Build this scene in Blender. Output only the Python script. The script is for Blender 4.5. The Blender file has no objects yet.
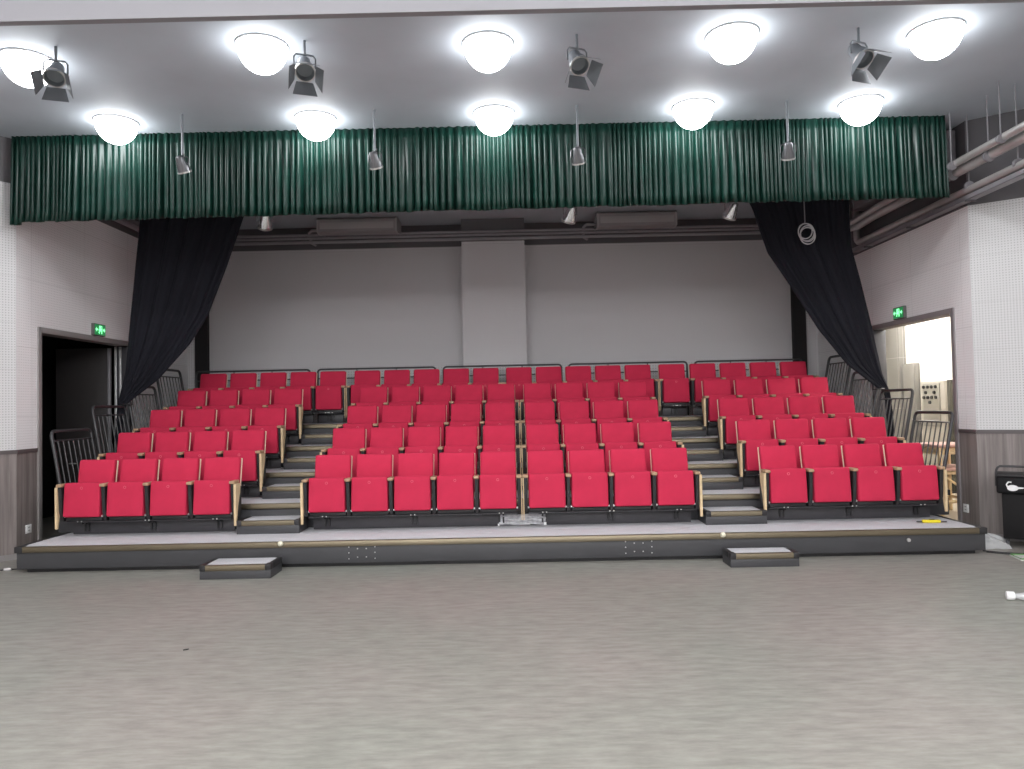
import bpy, bmesh, math, random
from mathutils import Vector, Matrix, Euler
random.seed(7)
SC = bpy.context.scene
COL = SC.collection
PI = math.pi

# ------------------------------------------------------------------ materials
def nt(name):
    m = bpy.data.materials.new(name); m.use_nodes = True
    return m, m.node_tree, m.node_tree.nodes['Principled BSDF']
def mat(name, col, rough=.6, metal=0., spec=None, sheen=0., bump=0., bscale=200., vary=0., vscale=8., trans=0., alpha=1.):
    m, t, b = nt(name)
    b.inputs['Base Color'].default_value = (*col, 1)
    b.inputs['Roughness'].default_value = rough
    b.inputs['Metallic'].default_value = metal
    if spec is not None: b.inputs['Specular IOR Level'].default_value = spec
    if sheen:
        b.inputs['Sheen Weight'].default_value = sheen
        b.inputs['Sheen Roughness'].default_value = .4
        b.inputs['Sheen Tint'].default_value = (*[min(1, c * 1.3 + .05) for c in col], 1)
    if trans: b.inputs['Transmission Weight'].default_value = trans
    if alpha < 1: b.inputs['Alpha'].default_value = alpha
    tc = t.nodes.new('ShaderNodeTexCoord')
    if vary:
        n = t.nodes.new('ShaderNodeTexNoise'); n.inputs['Scale'].default_value = vscale; n.inputs['Detail'].default_value = 4
        r = t.nodes.new('ShaderNodeValToRGB')
        r.color_ramp.elements[0].position = .3; r.color_ramp.elements[1].position = .7
        r.color_ramp.elements[0].color = (*[c * (1 - vary) for c in col], 1)
        r.color_ramp.elements[1].color = (*[min(1, c * (1 + vary)) for c in col], 1)
        t.links.new(tc.outputs['Object'], n.inputs['Vector']); t.links.new(n.outputs['Fac'], r.inputs['Fac'])
        t.links.new(r.outputs['Color'], b.inputs['Base Color'])
    if bump:
        n = t.nodes.new('ShaderNodeTexNoise'); n.inputs['Scale'].default_value = bscale
        k = t.nodes.new('ShaderNodeBump'); k.inputs['Strength'].default_value = bump; k.inputs['Distance'].default_value = .01
        t.links.new(tc.outputs['Object'], n.inputs['Vector']); t.links.new(n.outputs['Fac'], k.inputs['Height'])
        t.links.new(k.outputs['Normal'], b.inputs['Normal'])
    return m
def emit(name, col, s):
    m, t, b = nt(name)
    b.inputs['Base Color'].default_value = (*col, 1)
    b.inputs['Emission Color'].default_value = (*col, 1); b.inputs['Emission Strength'].default_value = s
    return m
def streaks(name, c0, c1, scale, rough=.5, mscale=(1, 1, 1), second=None):
    """noise stretched along one axis: floor sheet, laminate"""
    m, t, b = nt(name)
    tc = t.nodes.new('ShaderNodeTexCoord'); mp = t.nodes.new('ShaderNodeMapping'); mp.inputs['Scale'].default_value = mscale
    n = t.nodes.new('ShaderNodeTexNoise'); n.inputs['Scale'].default_value = scale; n.inputs['Detail'].default_value = 6; n.inputs['Roughness'].default_value = .65
    r = t.nodes.new('ShaderNodeValToRGB')
    r.color_ramp.elements[0].position = .33; r.color_ramp.elements[1].position = .67
    r.color_ramp.elements[0].color = (*c0, 1); r.color_ramp.elements[1].color = (*c1, 1)
    t.links.new(tc.outputs['Object'], mp.inputs['Vector']); t.links.new(mp.outputs['Vector'], n.inputs['Vector'])
    t.links.new(n.outputs['Fac'], r.inputs['Fac'])
    out = r.outputs['Color']
    if second:
        n2 = t.nodes.new('ShaderNodeTexNoise'); n2.inputs['Scale'].default_value = second[0]; n2.inputs['Detail'].default_value = 2
        r2 = t.nodes.new('ShaderNodeValToRGB'); r2.color_ramp.elements[0].position = .35; r2.color_ramp.elements[1].position = .65
        r2.color_ramp.elements[0].color = (*second[1], 1); r2.color_ramp.elements[1].color = (*second[2], 1)
        mx = t.nodes.new('ShaderNodeMix'); mx.data_type = 'RGBA'; mx.blend_type = 'MULTIPLY'; mx.inputs['Factor'].default_value = 1
        t.links.new(tc.outputs['Object'], n2.inputs['Vector']); t.links.new(n2.outputs['Fac'], r2.inputs['Fac'])
        t.links.new(out, mx.inputs[6]); t.links.new(r2.outputs['Color'], mx.inputs[7]); out = mx.outputs[2]
    t.links.new(out, b.inputs['Base Color']); b.inputs['Roughness'].default_value = rough
    return m
def perforated(name, col, dot, pitch=.032, rad=.22, seam=(1.2, .6), strength=1.):
    """white acoustic board: a grid of small holes, faint board seams. Object coords: x along the wall, z up."""
    m, t, b = nt(name)
    tc = t.nodes.new('ShaderNodeTexCoord'); sp = t.nodes.new('ShaderNodeSeparateXYZ'); t.links.new(tc.outputs['UV'], sp.inputs['Vector'])
    def M(op, a, bv=None):
        n = t.nodes.new('ShaderNodeMath'); n.operation = op
        for i, v in enumerate((a, bv)):
            if v is None: continue
            if isinstance(v, (int, float)): n.inputs[i].default_value = v
            else: t.links.new(v, n.inputs[i])
        return n.outputs[0]
    def cell(s, p): return M('ABSOLUTE', M('SUBTRACT', M('FRACT', M('DIVIDE', s, p)), .5))
    u, v = sp.outputs['X'], sp.outputs['Y']
    d = M('SQRT', M('ADD', M('POWER', cell(u, pitch), 2.), M('POWER', cell(v, pitch), 2.)))
    hole = M('LESS_THAN', d, rad)
    su = M('GREATER_THAN', cell(u, seam[0]), .5 - .004 / seam[0]); sv = M('GREATER_THAN', cell(v, seam[1]), .5 - .004 / seam[1])
    f = M('MAXIMUM', M('MULTIPLY', hole, strength), M('MULTIPLY', M('MAXIMUM', su, sv), .35))
    mx = t.nodes.new('ShaderNodeMix'); mx.data_type = 'RGBA'
    mx.inputs[6].default_value = (*col, 1); mx.inputs[7].default_value = (*dot, 1)
    t.links.new(f, mx.inputs['Factor']); t.links.new(mx.outputs[2], b.inputs['Base Color'])
    b.inputs['Roughness'].default_value = .75
    return m

SHELL = mat('pale_ply', (.78, .62, .47), .5)
RED = mat('red_fabric', (.56, .018, .066), .85, sheen=.2, bump=.12, bscale=350, vary=.06, vscale=5)
WOOD = mat('light_oak', (.70, .53, .32), .45, vary=.10, vscale=12)
ARMW = mat('armrest_wood', (.46, .30, .185), .4, vary=.12, vscale=12)
BLACK = mat('black_plastic', (.022, .021, .023), .5)
BENCH = mat('black_steel', (.048, .046, .052), .45, vary=.1)
FASCIA = mat('charcoal_steel', (.055, .055, .060), .5, vary=.06, vscale=3)
BRONZE = mat('bronze_nosing', (.155, .13, .09), .36, metal=.9, vary=.08, vscale=2)
CARPET = mat('grey_carpet', (.62, .62, .65), .95, bump=.3, bscale=400, vary=.08, vscale=60)
STEEL = mat('bright_bolt', (.75, .75, .75), .3, metal=.8)
RAIL = mat('rail_paint', (.040, .040, .043), .4)
TAGM = mat('seat_tag', (.66, .09, .14), .5)
GREY_METAL = mat('galvanised_pipe', (.60, .58, .57), .38, metal=.55, vary=.1, vscale=4)
DARK_PIPE = mat('grey_pipe', (.30, .29, .31), .45, metal=.2)
WHITE_P = mat('white_plastic', (.85, .85, .85), .4)
FRAME = mat('door_frame_grey', (.30, .28, .275), .4, metal=.15)
FRAME2 = mat('door_frame_mauve', (.24, .215, .22), .45)
ALU = mat('aluminium', (.72, .72, .72), .35, metal=.6)
DARKCLOTH = mat('black_drape', (.014, .0142, .020), .9, spec=.2, bump=.1, bscale=300)
GREEN = mat('green_velvet', (.005, .036, .026), .34, sheen=.28, vary=.3, vscale=3)
CEILM = mat('hall_ceiling', (.46, .505, .555), .7, vary=.05, vscale=1.5)
BEAMM = mat('pale_beam', (.24, .235, .255), .7)
STAGEW = mat('pale_wall', (.62, .60, .60), .8)
FLOOR = streaks('vinyl_floor', (.255, .243, .218), (.365, .350, .318), 7, .48, (.6, 2.4, 1), (.55, (.90, .95, .93), (1., .975, .985)))
LAMIN = streaks('grey_laminate', (.155, .130, .124), (.30, .262, .25), 9, .45, (1.6, 1.6, .07))
PERF = perforated('perforated_board', (.64, .635, .64), (.42, .415, .415), .033, .24)
PERFF = perforated('fine_board', (.86, .85, .855), (.45, .44, .44), .034, .15, (1.2, .9), .8)
BACKW = perforated('grey_acoustic_board', (.62, .61, .625), (.27, .22, .23), .05, .2, (1.2, .6), .7)
DARKW = mat('dark_paint', (.115, .11, .118), .75, vary=.08, vscale=1)
TRIM = mat('dark_trim', (.10, .085, .085), .45)
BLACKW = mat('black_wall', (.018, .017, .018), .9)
ROOMW = mat('cream_wall', (.88, .85, .79), .8)
TILE = perforated('grey_tile', (.22, .21, .195), (.70, .68, .62), .9, .0, (.62, 1.1))
LOCKER = mat('grey_locker', (.20, .19, .175), .45)
ROOMF = mat('tan_floor', (.40, .34, .26), .6)
LAMPG = emit('lamp_glow', (.97, .985, 1.), 16.)
LAMPS = emit('stage_lamp_glow', (.97, .985, 1.), 92.)
ROOMG = emit('tube_glow', (1., .985, .955), 190.)
GREENG = emit('sign_green', (.015, .22, .065), .5)
MINTG = emit('sign_figure', (.30, 1., .50), 1.0)
YELLOW = mat('yellow_plastic', (.80, .66, .02), .4)
CLEARP = mat('clear_film', (.85, .86, .87), .2, trans=.45)
FILM = mat('wrap_film', (.42, .42, .44), .22, bump=.9, bscale=25, vary=.3, vscale=20)
PINK = mat('pink_paint', (.62, .38, .34), .5)
GREENP = mat('green_edge', (.10, .25, .07), .5)
SILVER = mat('lamp_silver', (.72, .72, .74), .22, metal=.85)
LAMPB = mat('lamp_grey', (.24, .26, .285), .5, metal=.2)
ACM = mat('unit_grey', (.30, .28, .285), .55)
BEIGE = mat('beige_box', (.44, .41, .36), .5)

# ------------------------------------------------------------------ mesh builder
class MB:
    def __init__(s): s.bm = bmesh.new()
    def _xf(s, vs, M):
        for v in vs: v.co = M @ v.co
    def box(s, lo, hi, bev=0., seg=2, M=None):
        g = bmesh.ops.create_cube(s.bm, size=1.)['verts']
        lo, hi = Vector(lo), Vector(hi); c = (lo + hi) / 2; d = hi - lo
        for v in g: v.co = Vector((c.x + v.co.x * d.x, c.y + v.co.y * d.y, c.z + v.co.z * d.z))
        if bev:
            es = list({e for v in g for e in v.link_edges})
            r = bmesh.ops.bevel(s.bm, geom=es, offset=min(bev, min(d) * .49), segments=seg, affect='EDGES', profile=.5)
            g = list({v for f in r['faces'] for v in f.verts} | {v for v in g if v.is_valid})
        if M: s._xf(g, M)
        return s
    def rbox(s, lo, hi, r, n=4, M=None, puff=0., axis=1):
        """rounded, slightly puffed cushion"""
        lo, hi = Vector(lo), Vector(hi); c = (lo + hi) / 2; h = (hi - lo) / 2
        r = min(r, min(h) * .98)
        def ax(H):
            a = [-H, -H + .12 * r, -H + .4 * r, -H + r]
            m = [(-H + r) + (2 * (H - r)) * k / n for k in range(1, n)]
            return a + m + [-x for x in reversed(a)]
        A = [ax(h.x), ax(h.y), ax(h.z)]
        key = {}
        def vert(i, j, k):
            q = (i, j, k)
            if q in key: return key[q]
            p = Vector((A[0][i], A[1][j], A[2][k]))
            b = Vector([max(-(h[a] - r), min(h[a] - r, p[a])) for a in range(3)])
            d = p - b
            if d.length > 1e-9: p = b + d.normalized() * r
            if puff:
                o = [a for a in range(3) if a != axis]
                w = (1 - (p[o[0]] / h[o[0]]) ** 2) * (1 - (p[o[1]] / h[o[1]]) ** 2)
                p[axis] += math.copysign(puff * max(0, w) ** .6, p[axis])
            p += c
            if M: p = M @ p
            key[q] = s.bm.verts.new(p); return key[q]
        L = [len(a) for a in A]
        for a, b, cc in ((0, 1, 2), (1, 2, 0), (2, 0, 1)):
            for end in (0, L[cc] - 1):
                for i in range(L[a] - 1):
                    for j in range(L[b] - 1):
                        q = []
                        for di, dj in ((0, 0), (1, 0), (1, 1), (0, 1)):
                            t = [0, 0, 0]; t[a] = i + di; t[b] = j + dj; t[cc] = end; q.append(vert(*t))
                        if end == 0: q.reverse()
                        try: s.bm.faces.new(q)
                        except ValueError: pass
        return s
    def tube(s, pts, r, seg=8, closed=False, caps=True, rx=None):
        pts = [Vector(p) for p in pts]; n = len(pts); rings = []
        prev = None
        for i, p in enumerate(pts):
            a = pts[(i - 1) % n] if (closed or i > 0) else p; b = pts[(i + 1) % n] if (closed or i < n - 1) else p
            t = (b - a).normalized()
            if prev is None:
                u = t.cross(Vector((0, 0, 1)))
                if u.length < .1: u = t.cross(Vector((1, 0, 0)))
            else:
                u = prev - t * prev.dot(t)
                if u.length < 1e-6: u = t.orthogonal()
            u.normalize(); w = t.cross(u); prev = u
            rr = r[i] if isinstance(r, (list, tuple)) else r
            rings.append([s.bm.verts.new(p + (u * math.cos(2 * PI * k / seg) * rr + w * math.sin(2 * PI * k / seg) * rr)) for k in range(seg)])
        m = n if closed else n - 1
        for i in range(m):
            A, B = rings[i], rings[(i + 1) % n]
            for k in range(seg): s.bm.faces.new((A[k], A[(k + 1) % seg], B[(k + 1) % seg], B[k]))
        if caps and not closed:
            s.bm.faces.new(list(reversed(rings[0]))); s.bm.faces.new(rings[-1])
        return s
    def lathe(s, prof, M=Matrix(), seg=24):
        """prof: (radius, z) list"""
        rings = []
        for r, z in prof:
            if r < 1e-6: rings.append([s.bm.verts.new(M @ Vector((0, 0, z)))])
            else: rings.append([s.bm.verts.new(M @ Vector((r * math.cos(2 * PI * k / seg), r * math.sin(2 * PI * k / seg), z))) for k in range(seg)])
        for A, B in zip(rings, rings[1:]):
            for k in range(seg):
                q = [A[k % len(A)], A[(k + 1) % len(A)], B[(k + 1) % len(B)], B[k % len(B)]]
                q = list(dict.fromkeys(q))
                if len(q) > 2: s.bm.faces.new(q)
        return s
    def prism(s, poly, axis, a, b, M=None):
        """poly: 2-D points in the two other axes (in xyz order), extruded along axis from a to b"""
        def P(q, t):
            v = list(q); v.insert(axis, t); v = Vector(v); return M @ v if M else v
        A = [s.bm.verts.new(P(q, a)) for q in poly]; B = [s.bm.verts.new(P(q, b)) for q in poly]
        n = len(poly)
        s.bm.faces.new(A); s.bm.faces.new(list(reversed(B)))
        for i in range(n): s.bm.faces.new((A[i], B[i], B[(i + 1) % n], A[(i + 1) % n]))
        return s
    def quad(s, *ps):
        s.bm.faces.new([s.bm.verts.new(p) for p in ps]); return s
    def grid(s, f, nu, nv):
        V = [[s.bm.verts.new(f(i / nu, j / nv)) for i in range(nu + 1)] for j in range(nv + 1)]
        for j in range(nv):
            for i in range(nu): s.bm.faces.new((V[j][i], V[j][i + 1], V[j + 1][i + 1], V[j + 1][i]))
        return s
    def build(s, name, m, parent=None, smooth=40, loc=None, normals=True):
        if normals: bmesh.ops.recalc_face_normals(s.bm, faces=s.bm.faces[:])
        me = bpy.data.meshes.new(name); s.bm.to_mesh(me); s.bm.free()
        me.materials.append(m)
        if smooth:
            me.polygons.foreach_set('use_smooth', [True] * len(me.polygons))
            me.set_sharp_from_angle(angle=math.radians(smooth))
        o = bpy.data.objects.new(name, me); COL.objects.link(o)
        if parent: o.parent = parent
        if loc: o.location = loc
        return o
def tag(o, label=None, cat=None, group=None, kind=None):
    for k, v in (('label', label), ('category', cat), ('group', group), ('kind', kind)):
        if v: o[k] = v
    return o
def thing(name, label, cat, loc=(0, 0, 0), rot=(0, 0, 0), group=None):
    o = bpy.data.objects.new(name, None); COL.objects.link(o); o.location = loc; o.rotation_euler = rot
    o.empty_display_size = .1
    return tag(o, label, cat, group)
def struct(o): o['kind'] = 'structure'; return o
KIDS = {}
def copy_tree(o, parent=None, skip=()):
    c = o.copy(); COL.objects.link(c)
    if parent: c.parent = parent
    for ch in [x for x in o.children if x.name.split('.')[0] not in skip]: copy_tree(ch, c)
    return c
def uvwall(o, fu, fv):
    """UV in metres: u along the wall, v up"""
    me = o.data; uv = me.uv_layers.new(name='UVMap')
    for l in me.loops:
        co = me.vertices[l.vertex_index].co; uv.data[l.index].uv = (fu(co), fv(co))
    return o
def arc(c, a, b, r, n=5):
    """quarter-round corner: centre c, from unit direction a to b"""
    c, a, b = Vector(c), Vector(a), Vector(b)
    return [c + (a * math.cos(PI / 2 * k / n) + b * math.sin(PI / 2 * k / n)) * r for k in range(n + 1)]

# ------------------------------------------------------------------ camera
R = [[.9997692733, .0050789742, -.0208711315], [-.0210091506, .0288364653, -.9993633423], [-.0044738910, .9995712392, .0289365169]]
cam = bpy.data.cameras.new('camera'); co = bpy.data.objects.new('camera', cam); COL.objects.link(co)
Mc = Matrix(((R[0][0], -R[1][0], -R[2][0], 0), (R[0][1], -R[1][1], -R[2][1], 0), (R[0][2], -R[1][2], -R[2][2], 1.8087), (0, 0, 0, 1)))
co.matrix_world = Mc
cam.sensor_width = 36; cam.lens = 36 * 733.4175 / 1024; cam.clip_end = 100; cam.clip_start = .05
SC.camera = co

# ------------------------------------------------------------------ room shell
WL, WR, YB = -6.35, 5.87, 14.2          # side walls, back wall
CL, CR = 9.3, 9.4                       # where the side walls bend outwards
ZC, ZS = 5.36, 6.3                      # dark ceiling, stage ceiling
D0S, D1, DH = {'left': 9.77, 'right': 9.83}, 12.0, 2.93          # door openings
def wallbox(name, lo, hi, m, u='y'):
    o = struct(MB().box(lo, hi).build(name, m, smooth=0)); i = 'xyz'.index(u)
    return uvwall(o, lambda c: c[i], lambda c: c.z)
fl = struct(MB().box((-9, -10, -.2), (9.5, 18.5, 0)).build('floor', FLOOR, smooth=0))
ce = struct(MB().box((-6.6, 5.04, ZC), (8., 14.5, ZC + .15)).build('ceiling', CEILM, smooth=0))
struct(MB().box((-9, -10, ZS), (9, 5.04, ZS + .15)).build('ceiling_stage', STAGEW, smooth=0))
struct(MB().box((-9, 4.98, 4.538), (9, 5.04, ZS)).build('beam_proscenium', BEAMM, smooth=0))
struct(MB().box((-9, 5.04, ZC), (-6.6, 9.6, ZC + .15)).build('ceiling_corner', CEILM, smooth=0))
# side walls with their door openings; dado below, board above
ZD = 1.33
PT = {'left': 4.78, 'right': 4.26}
for side, x0, x1, c in (('left', WL - .2, WL, CL), ('right', WR, WR + .2, CR)):
    D0 = D0S[side]; w = MB()
    w.box((x0, c, ZD), (x1, D0, PT[side])); w.box((x0, D0, DH), (x1, D1, PT[side])); w.box((x0, D1, ZD), (x1, YB, PT[side]))
    o = struct(w.build('wall_' + side, PERFF, smooth=0)); uvwall(o, lambda c: c.y, lambda c: c.z)
    d = MB(); d.box((x0, c, 0), (x1, D0, ZD)); d.box((x0, D1, 0), (x1, YB, ZD))
    struct(d.build('wall_%s_dado' % side, LAMIN, smooth=0))
    struct(MB().box((x0, c, PT[side]), (x1, YB, ZC)).build('wall_%s_upper' % side, DARKW, smooth=0))
    s = -1 if side == 'right' else 1
    xi = x1 if side == 'left' else x0
    t = MB()
    for a, b in ((c, D0 - .06), (D1 + .06, YB)): t.box((min(xi, xi + s * .014), a, ZD), (max(xi, xi + s * .014), b, ZD + .05), .004)
    struct(t.build('trim_' + side, TRIM))
# splayed stage walls
def splay(name, p, d, L, ztop, dark=True):
    d = Vector((d[0], d[1], 0)).normalized(); n = Vector((-d.y, d.x, 0))
    if n.y < 0: n = -n
    p = Vector((p[0], p[1], 0))
    def slab(nm, z0, z1, m, th=.2, off=0., L0=0.):
        a, b = p + d * L0 - n * off, p + d * L - n * off
        poly = [(a.x, a.y), (b.x, b.y), ((b + n * th).x, (b + n * th).y), ((a + n * th).x, (a + n * th).y)]
        o = struct(MB().prism(poly, 2, z0, z1).build(nm, m, smooth=0))
        return uvwall(o, lambda c: (Vector((c.x, c.y, 0)) - p).dot(d), lambda c: c.z)
    slab(name, ZD, ztop, PERF); slab(name + '_dado', 0, ZD, LAMIN); slab(name + '_upper', ztop, ZS, DARKW)
    slab('trim_' + name[5:], ZD, ZD + .05, TRIM, .014, .014)
    slab('baseboard_' + name[5:], 0, .07, FRAME, .012, .012)
    return p + d * L
eL = splay('wall_left_splay', (WL, CL), (-.62, -.79), 2.2, PT['left'])
eR = splay('wall_right_splay', (WR, CR), (.82, -.57), 2.0, PT['right'])
wallbox('wall_left_stage', (eL.x - .2, -10, 0), (eL.x, eL.y, ZS), STAGEW)
wallbox('wall_right_stage', (eR.x, -10, 0), (eR.x + .2, eR.y, ZS), STAGEW)
wallbox('wall_front', (-9, -10, 0), (9, -9.8, ZS), STAGEW, 'x')
# back wall
bw = MB(); bw.box((WL - .2, YB, 0), (WR + .2, YB + .2, 4.93))
uvwall(struct(bw.build('wall_back', BACKW, smooth=0)), lambda c: c.x, lambda c: c.z)
struct(MB().box((WL - .2, YB, 4.93), (WR + .2, YB + .2, ZC)).build('wall_back_upper', DARKW, smooth=0))
pl = MB().box((-.962, YB - .42, 0), (.228, YB, 4.93)); uvwall(struct(pl.build('column_back', BACKW, smooth=0)), lambda c: c.x, lambda c: c.z)
struct(MB().box((-.962, YB - .42, 4.93), (.228, YB, ZC)).build('column_back_upper', DARKW, smooth=0))
struct(MB().box((-6.17, YB - .10, 0), (-5.93, YB, ZC)).build('trim_1', BLACKW, smooth=0))
struct(MB().box((5.375, YB - .10, 0), (5.62, YB, ZC)).build('trim_2', BLACKW, smooth=0))

# door frames
def doorframe(name, x, s, m):
    """x: wall face; s: +1 when the hall lies towards +x"""
    D0 = D0S['left' if s > 0 else 'right']; w = .065; t = s * .02; xo = x - s * .2
    root = struct(MB().box((min(x + t, xo), D0 - w, 0), (max(x + t, xo), D0 + .012, DH + w), .006).build(name, m))
    for lo, hi in (((D1 - .012, 0), (D1 + w, DH + w)), ((D0 + .001, DH - .012), (D1 - .013, DH + w))):
        f = MB().box((min(x + t, xo), lo[0], lo[1]), (max(x + t, xo), hi[0], hi[1]), .006).build('door_casing', BENCH if lo[1] == 0 else m, root); struct(f)
    return root
dl = doorframe('door_1', WL, 1, FRAME); dr = doorframe('door_2', WR, -1, FRAME2)
for xx in (WL - .115, WL - .19):
    struct(MB().box((xx - .018, 11.955, .0), (xx + .018, 11.987, DH - .02), .006).build('door_seal_strip', ALU, dl))
ps = MB().box((WL - .305, 11.93, .0), (WL - .262, 11.98, DH - .04), .004).build('door_stile', DARK_PIPE, dl); struct(ps)
lf = MB().box((WL - 1.15, 11.93, .01), (WL - .31, 11.98, DH - .04), .004).build('door_leaf', mat('dark_leaf', (.045, .04, .04), .5), dl); struct(lf)
h = MB().tube([(WL - .9, 11.93, 1.02), (WL - .9, 11.87, 1.02), (WL - .78, 11.87, 1.02)], .011).build('door_handle', ALU, lf); struct(h)
# dark corridor behind the left doorway
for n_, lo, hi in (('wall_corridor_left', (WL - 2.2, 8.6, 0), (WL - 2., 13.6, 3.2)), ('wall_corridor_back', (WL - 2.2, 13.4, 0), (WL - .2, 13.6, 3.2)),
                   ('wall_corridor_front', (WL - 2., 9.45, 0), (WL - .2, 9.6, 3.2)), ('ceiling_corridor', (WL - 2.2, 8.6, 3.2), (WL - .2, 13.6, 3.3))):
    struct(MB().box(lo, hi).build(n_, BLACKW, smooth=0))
# lit room behind the right doorway
XR = 8.5
wallbox('wall_room_right', (XR, 9.6, 0), (XR + .2, 18.2, 3.7), ROOMW)
struct(MB().box((WR + .2, 18., 0), (XR + .2, 18.2, 3.7)).build('wall_room_back', ROOMW, smooth=0))
struct(MB().box((WR + .2, 9.6, 0), (XR + .2, 9.75, 3.7)).build('wall_room_front', ROOMW, smooth=0))
struct(MB().box((WR + .2, 9.6, 3.7), (XR + .2, 18.2, 3.8)).build('ceiling_room', ROOMW, smooth=0))
struct(MB().box((WR + .2, 9.75, 0), (XR, 18., .006)).build('floor_room', ROOMF, smooth=0))
struct(MB().box((WR + .2, YB, 0), (WR + .4, 18., 3.7)).build('wall_room_left', ROOMW, smooth=0))
tp = MB().box((8.36, 15.96, 0), (XR, 16.75, 3.7)); uvwall(struct(tp.build('pillar_tiled', TILE, smooth=0)), lambda c: c.y + c.x * .9, lambda c: c.z + .62)
for yy, nm in ((11.3, 'nearer the doorway'), (15.0, 'over the grey locker')):
    t = thing('ceiling_light', 'white tube light on the ceiling of the bright room, ' + nm, 'ceiling light', (7.5, yy, 3.7))
    MB().box((-.09, -.65, -.06), (.09, .65, 0), .01).build('housing', WHITE_P, t)
    MB().tube([(0, -.6, -.085), (0, .6, -.085)], .03).build('tube', ROOMG, t)
t = thing('locker', 'plain grey steel locker standing beside the tiled pillar through the doorway', 'locker', (8.43, 15.66, 0))
MB().box((-.04, -.24, 0), (.065, .22, 2.53), .008).build('body', LOCKER, t)
dd = MB().box((-.058, -.23, .06), (-.041, .21, 2.49), .004).build('door', LOCKER, t)
MB().tube([(-.06, -.17, 1.2), (-.08, -.17, 1.2), (-.08, -.17, 1.36), (-.06, -.17, 1.36)], .008).build('handle', ALU, dd)
t = thing('switch_cabinet', 'pale beige cabinet with rows of black knobs seen through the doorway', 'cabinet', (8.40, 14.75, 0))
MB().box((-.04, -.42, 0), (.095, .42, 2.12), .01).build('body', BEIGE, t)
pn = MB().box((-.062, -.27, 1.22), (-.041, .31, 2.08), .004).build('panel', mat('panel_grey', (.30, .285, .25), .5), t)
for z, ys in ((2.01, (.25, .11, -.03, -.17)), (1.90, (.18, -.12)), (1.80, (.25, .11, -.03, -.17)), (1.70, (.04,))):
    for y in ys:
        MB().lathe([(0, -.03), (.030, -.03), (.034, 0)], Matrix.Translation((-.064, y, z)) @ Matrix.Rotation(PI / 2, 4, 'Y'), 12).build('knob', BLACK, pn)
t = thing('steel_column', 'narrow dark upright steel post beside the beige cabinet', 'post', (8.2, 13.86, .006))
MB().box((-.04, -.05, .02), (.04, .05, 2.12), .006).build('upright', mat('olive_steel', (.07, .066, .05), .6), t); MB().box((-.1, -.1, 0), (.1, .1, .02), .004).build('base_plate', BENCH, t)
# stacked wooden stands by the doorway
def stand(z, label, h, extra=False, dx=0., dy=0.):
    t = thing('wooden_stand', label, 'stand', (6.62 + dx, 11.42 + dy, z), (0, 0, .12), 'wooden stands stacked in the doorway')
    w = .30
    for sx in (-1, 1):
        for sy in (-1, 1):
            MB().box((sx * w - .022, sy * w - .022, 0), (sx * w + .022, sy * w + .022, h - .03), .004).build('leg', WOOD, t)
    for zz in (.2, h - .09):
        for sy in (-1, 1): MB().box((-w, sy * w - .013, zz), (w, sy * w + .013, zz + .045), .003).build('rail', WOOD, t)
        for sx in (-1, 1): MB().box((sx * w - .013, -w, zz), (sx * w + .013, w, zz + .045), .003).build('rail', WOOD, t)
    if extra: MB().tube([(-w, -w - .005, h - .07), (w, -w - .005, .24)], .018).build('brace', WOOD, t)
    MB().box((-w - .05, -w - .05, h - .03), (w + .05, w + .05, h + .01), .008).build('top_board', PINK, t)
stand(.006, 'lower wooden stand with a diagonal brace standing in the doorway of the lit room', .72, True)
stand(.738, 'upper wooden stand with pink top board stacked on the lower stand', .34)

# exit signs
def exit_sign(x, y, s, label):
    t = thing('exit_sign', label, 'exit sign', (x, y, 3.0), (0, 0, 0 if s > 0 else PI), 'green exit signs above the doors'); t.scale = (1, .76, .85)
    MB().box((.001, -.2, 0), (.05, .2, .215), .008).build('case', mat('sign_case', (.12, .12, .115), .4), t)
    p = MB().box((.051, -.185, .015), (.055, .185, .2)).build('panel', GREENG, t)
    g = MB()
    X0, X1 = .0555, .058
    g.prism([(-.045, .04), (-.045, .18), (.06, .18), (.06, .04), (.045, .04), (.045, .165), (-.03, .165), (-.03, .04)], 0, X0, X1)   # doorway
    for a, b in (((-.0, .15), .02),): g.lathe([(0, 0), (b, 0), (b, .003), (0, .003)], Matrix.Translation((X0, a[0], a[1])) @ Matrix.Rotation(PI / 2, 4, 'Y'), 12)
    for q in ([(-.03, .13), (.03, .13), (.03, .09), (-.02, .08)], [(-.03, .128), (-.06, .105), (-.055, .095), (-.02, .115)], [(.02, .13), (.05, .115), (.06, .13), (.052, .138)],
              [(-.02, .085), (-.05, .045), (-.062, .052), (-.03, .1)], [(.0, .09), (.035, .07), (.03, .035), (.044, .035), (.05, .075), (.025, .1)]):
        g.prism(q, 0, X0, X1)
    for q in ([(-.17, .11), (-.13, .15), (-.13, .125), (-.085, .125), (-.085, .095), (-.13, .095), (-.13, .07)], [(.17, .11), (.13, .15), (.13, .125), (.085, .125), (.085, .095), (.13, .095), (.13, .07)]):
        g.prism(q, 0, X0, X1)
    g.build('pictogram', MINTG, t, smooth=0)
exit_sign(WL, 11.1, 1, 'lit green exit sign over the dark open doorway')
exit_sign(WR, 11.1, -1, 'lit green exit sign over the doorway of the bright room')
def socket(x, y, s, label):
    t = thing('wall_socket', label, 'wall socket', (x, y, .29), (0, 0, 0 if s > 0 else PI), 'white wall sockets')
    MB().box((.001, -.055, 0), (.012, .055, .11), .004).build('plate', WHITE_P, t)
    for z in (.03, .07): MB().box((.0125, -.018, z), (.014, .018, z + .012)).build('outlet', mat('outlet_dark', (.35, .35, .35), .5), t)
socket(WL, 9.52, 1, 'small white socket on the laminate beside the dark doorway')
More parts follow.
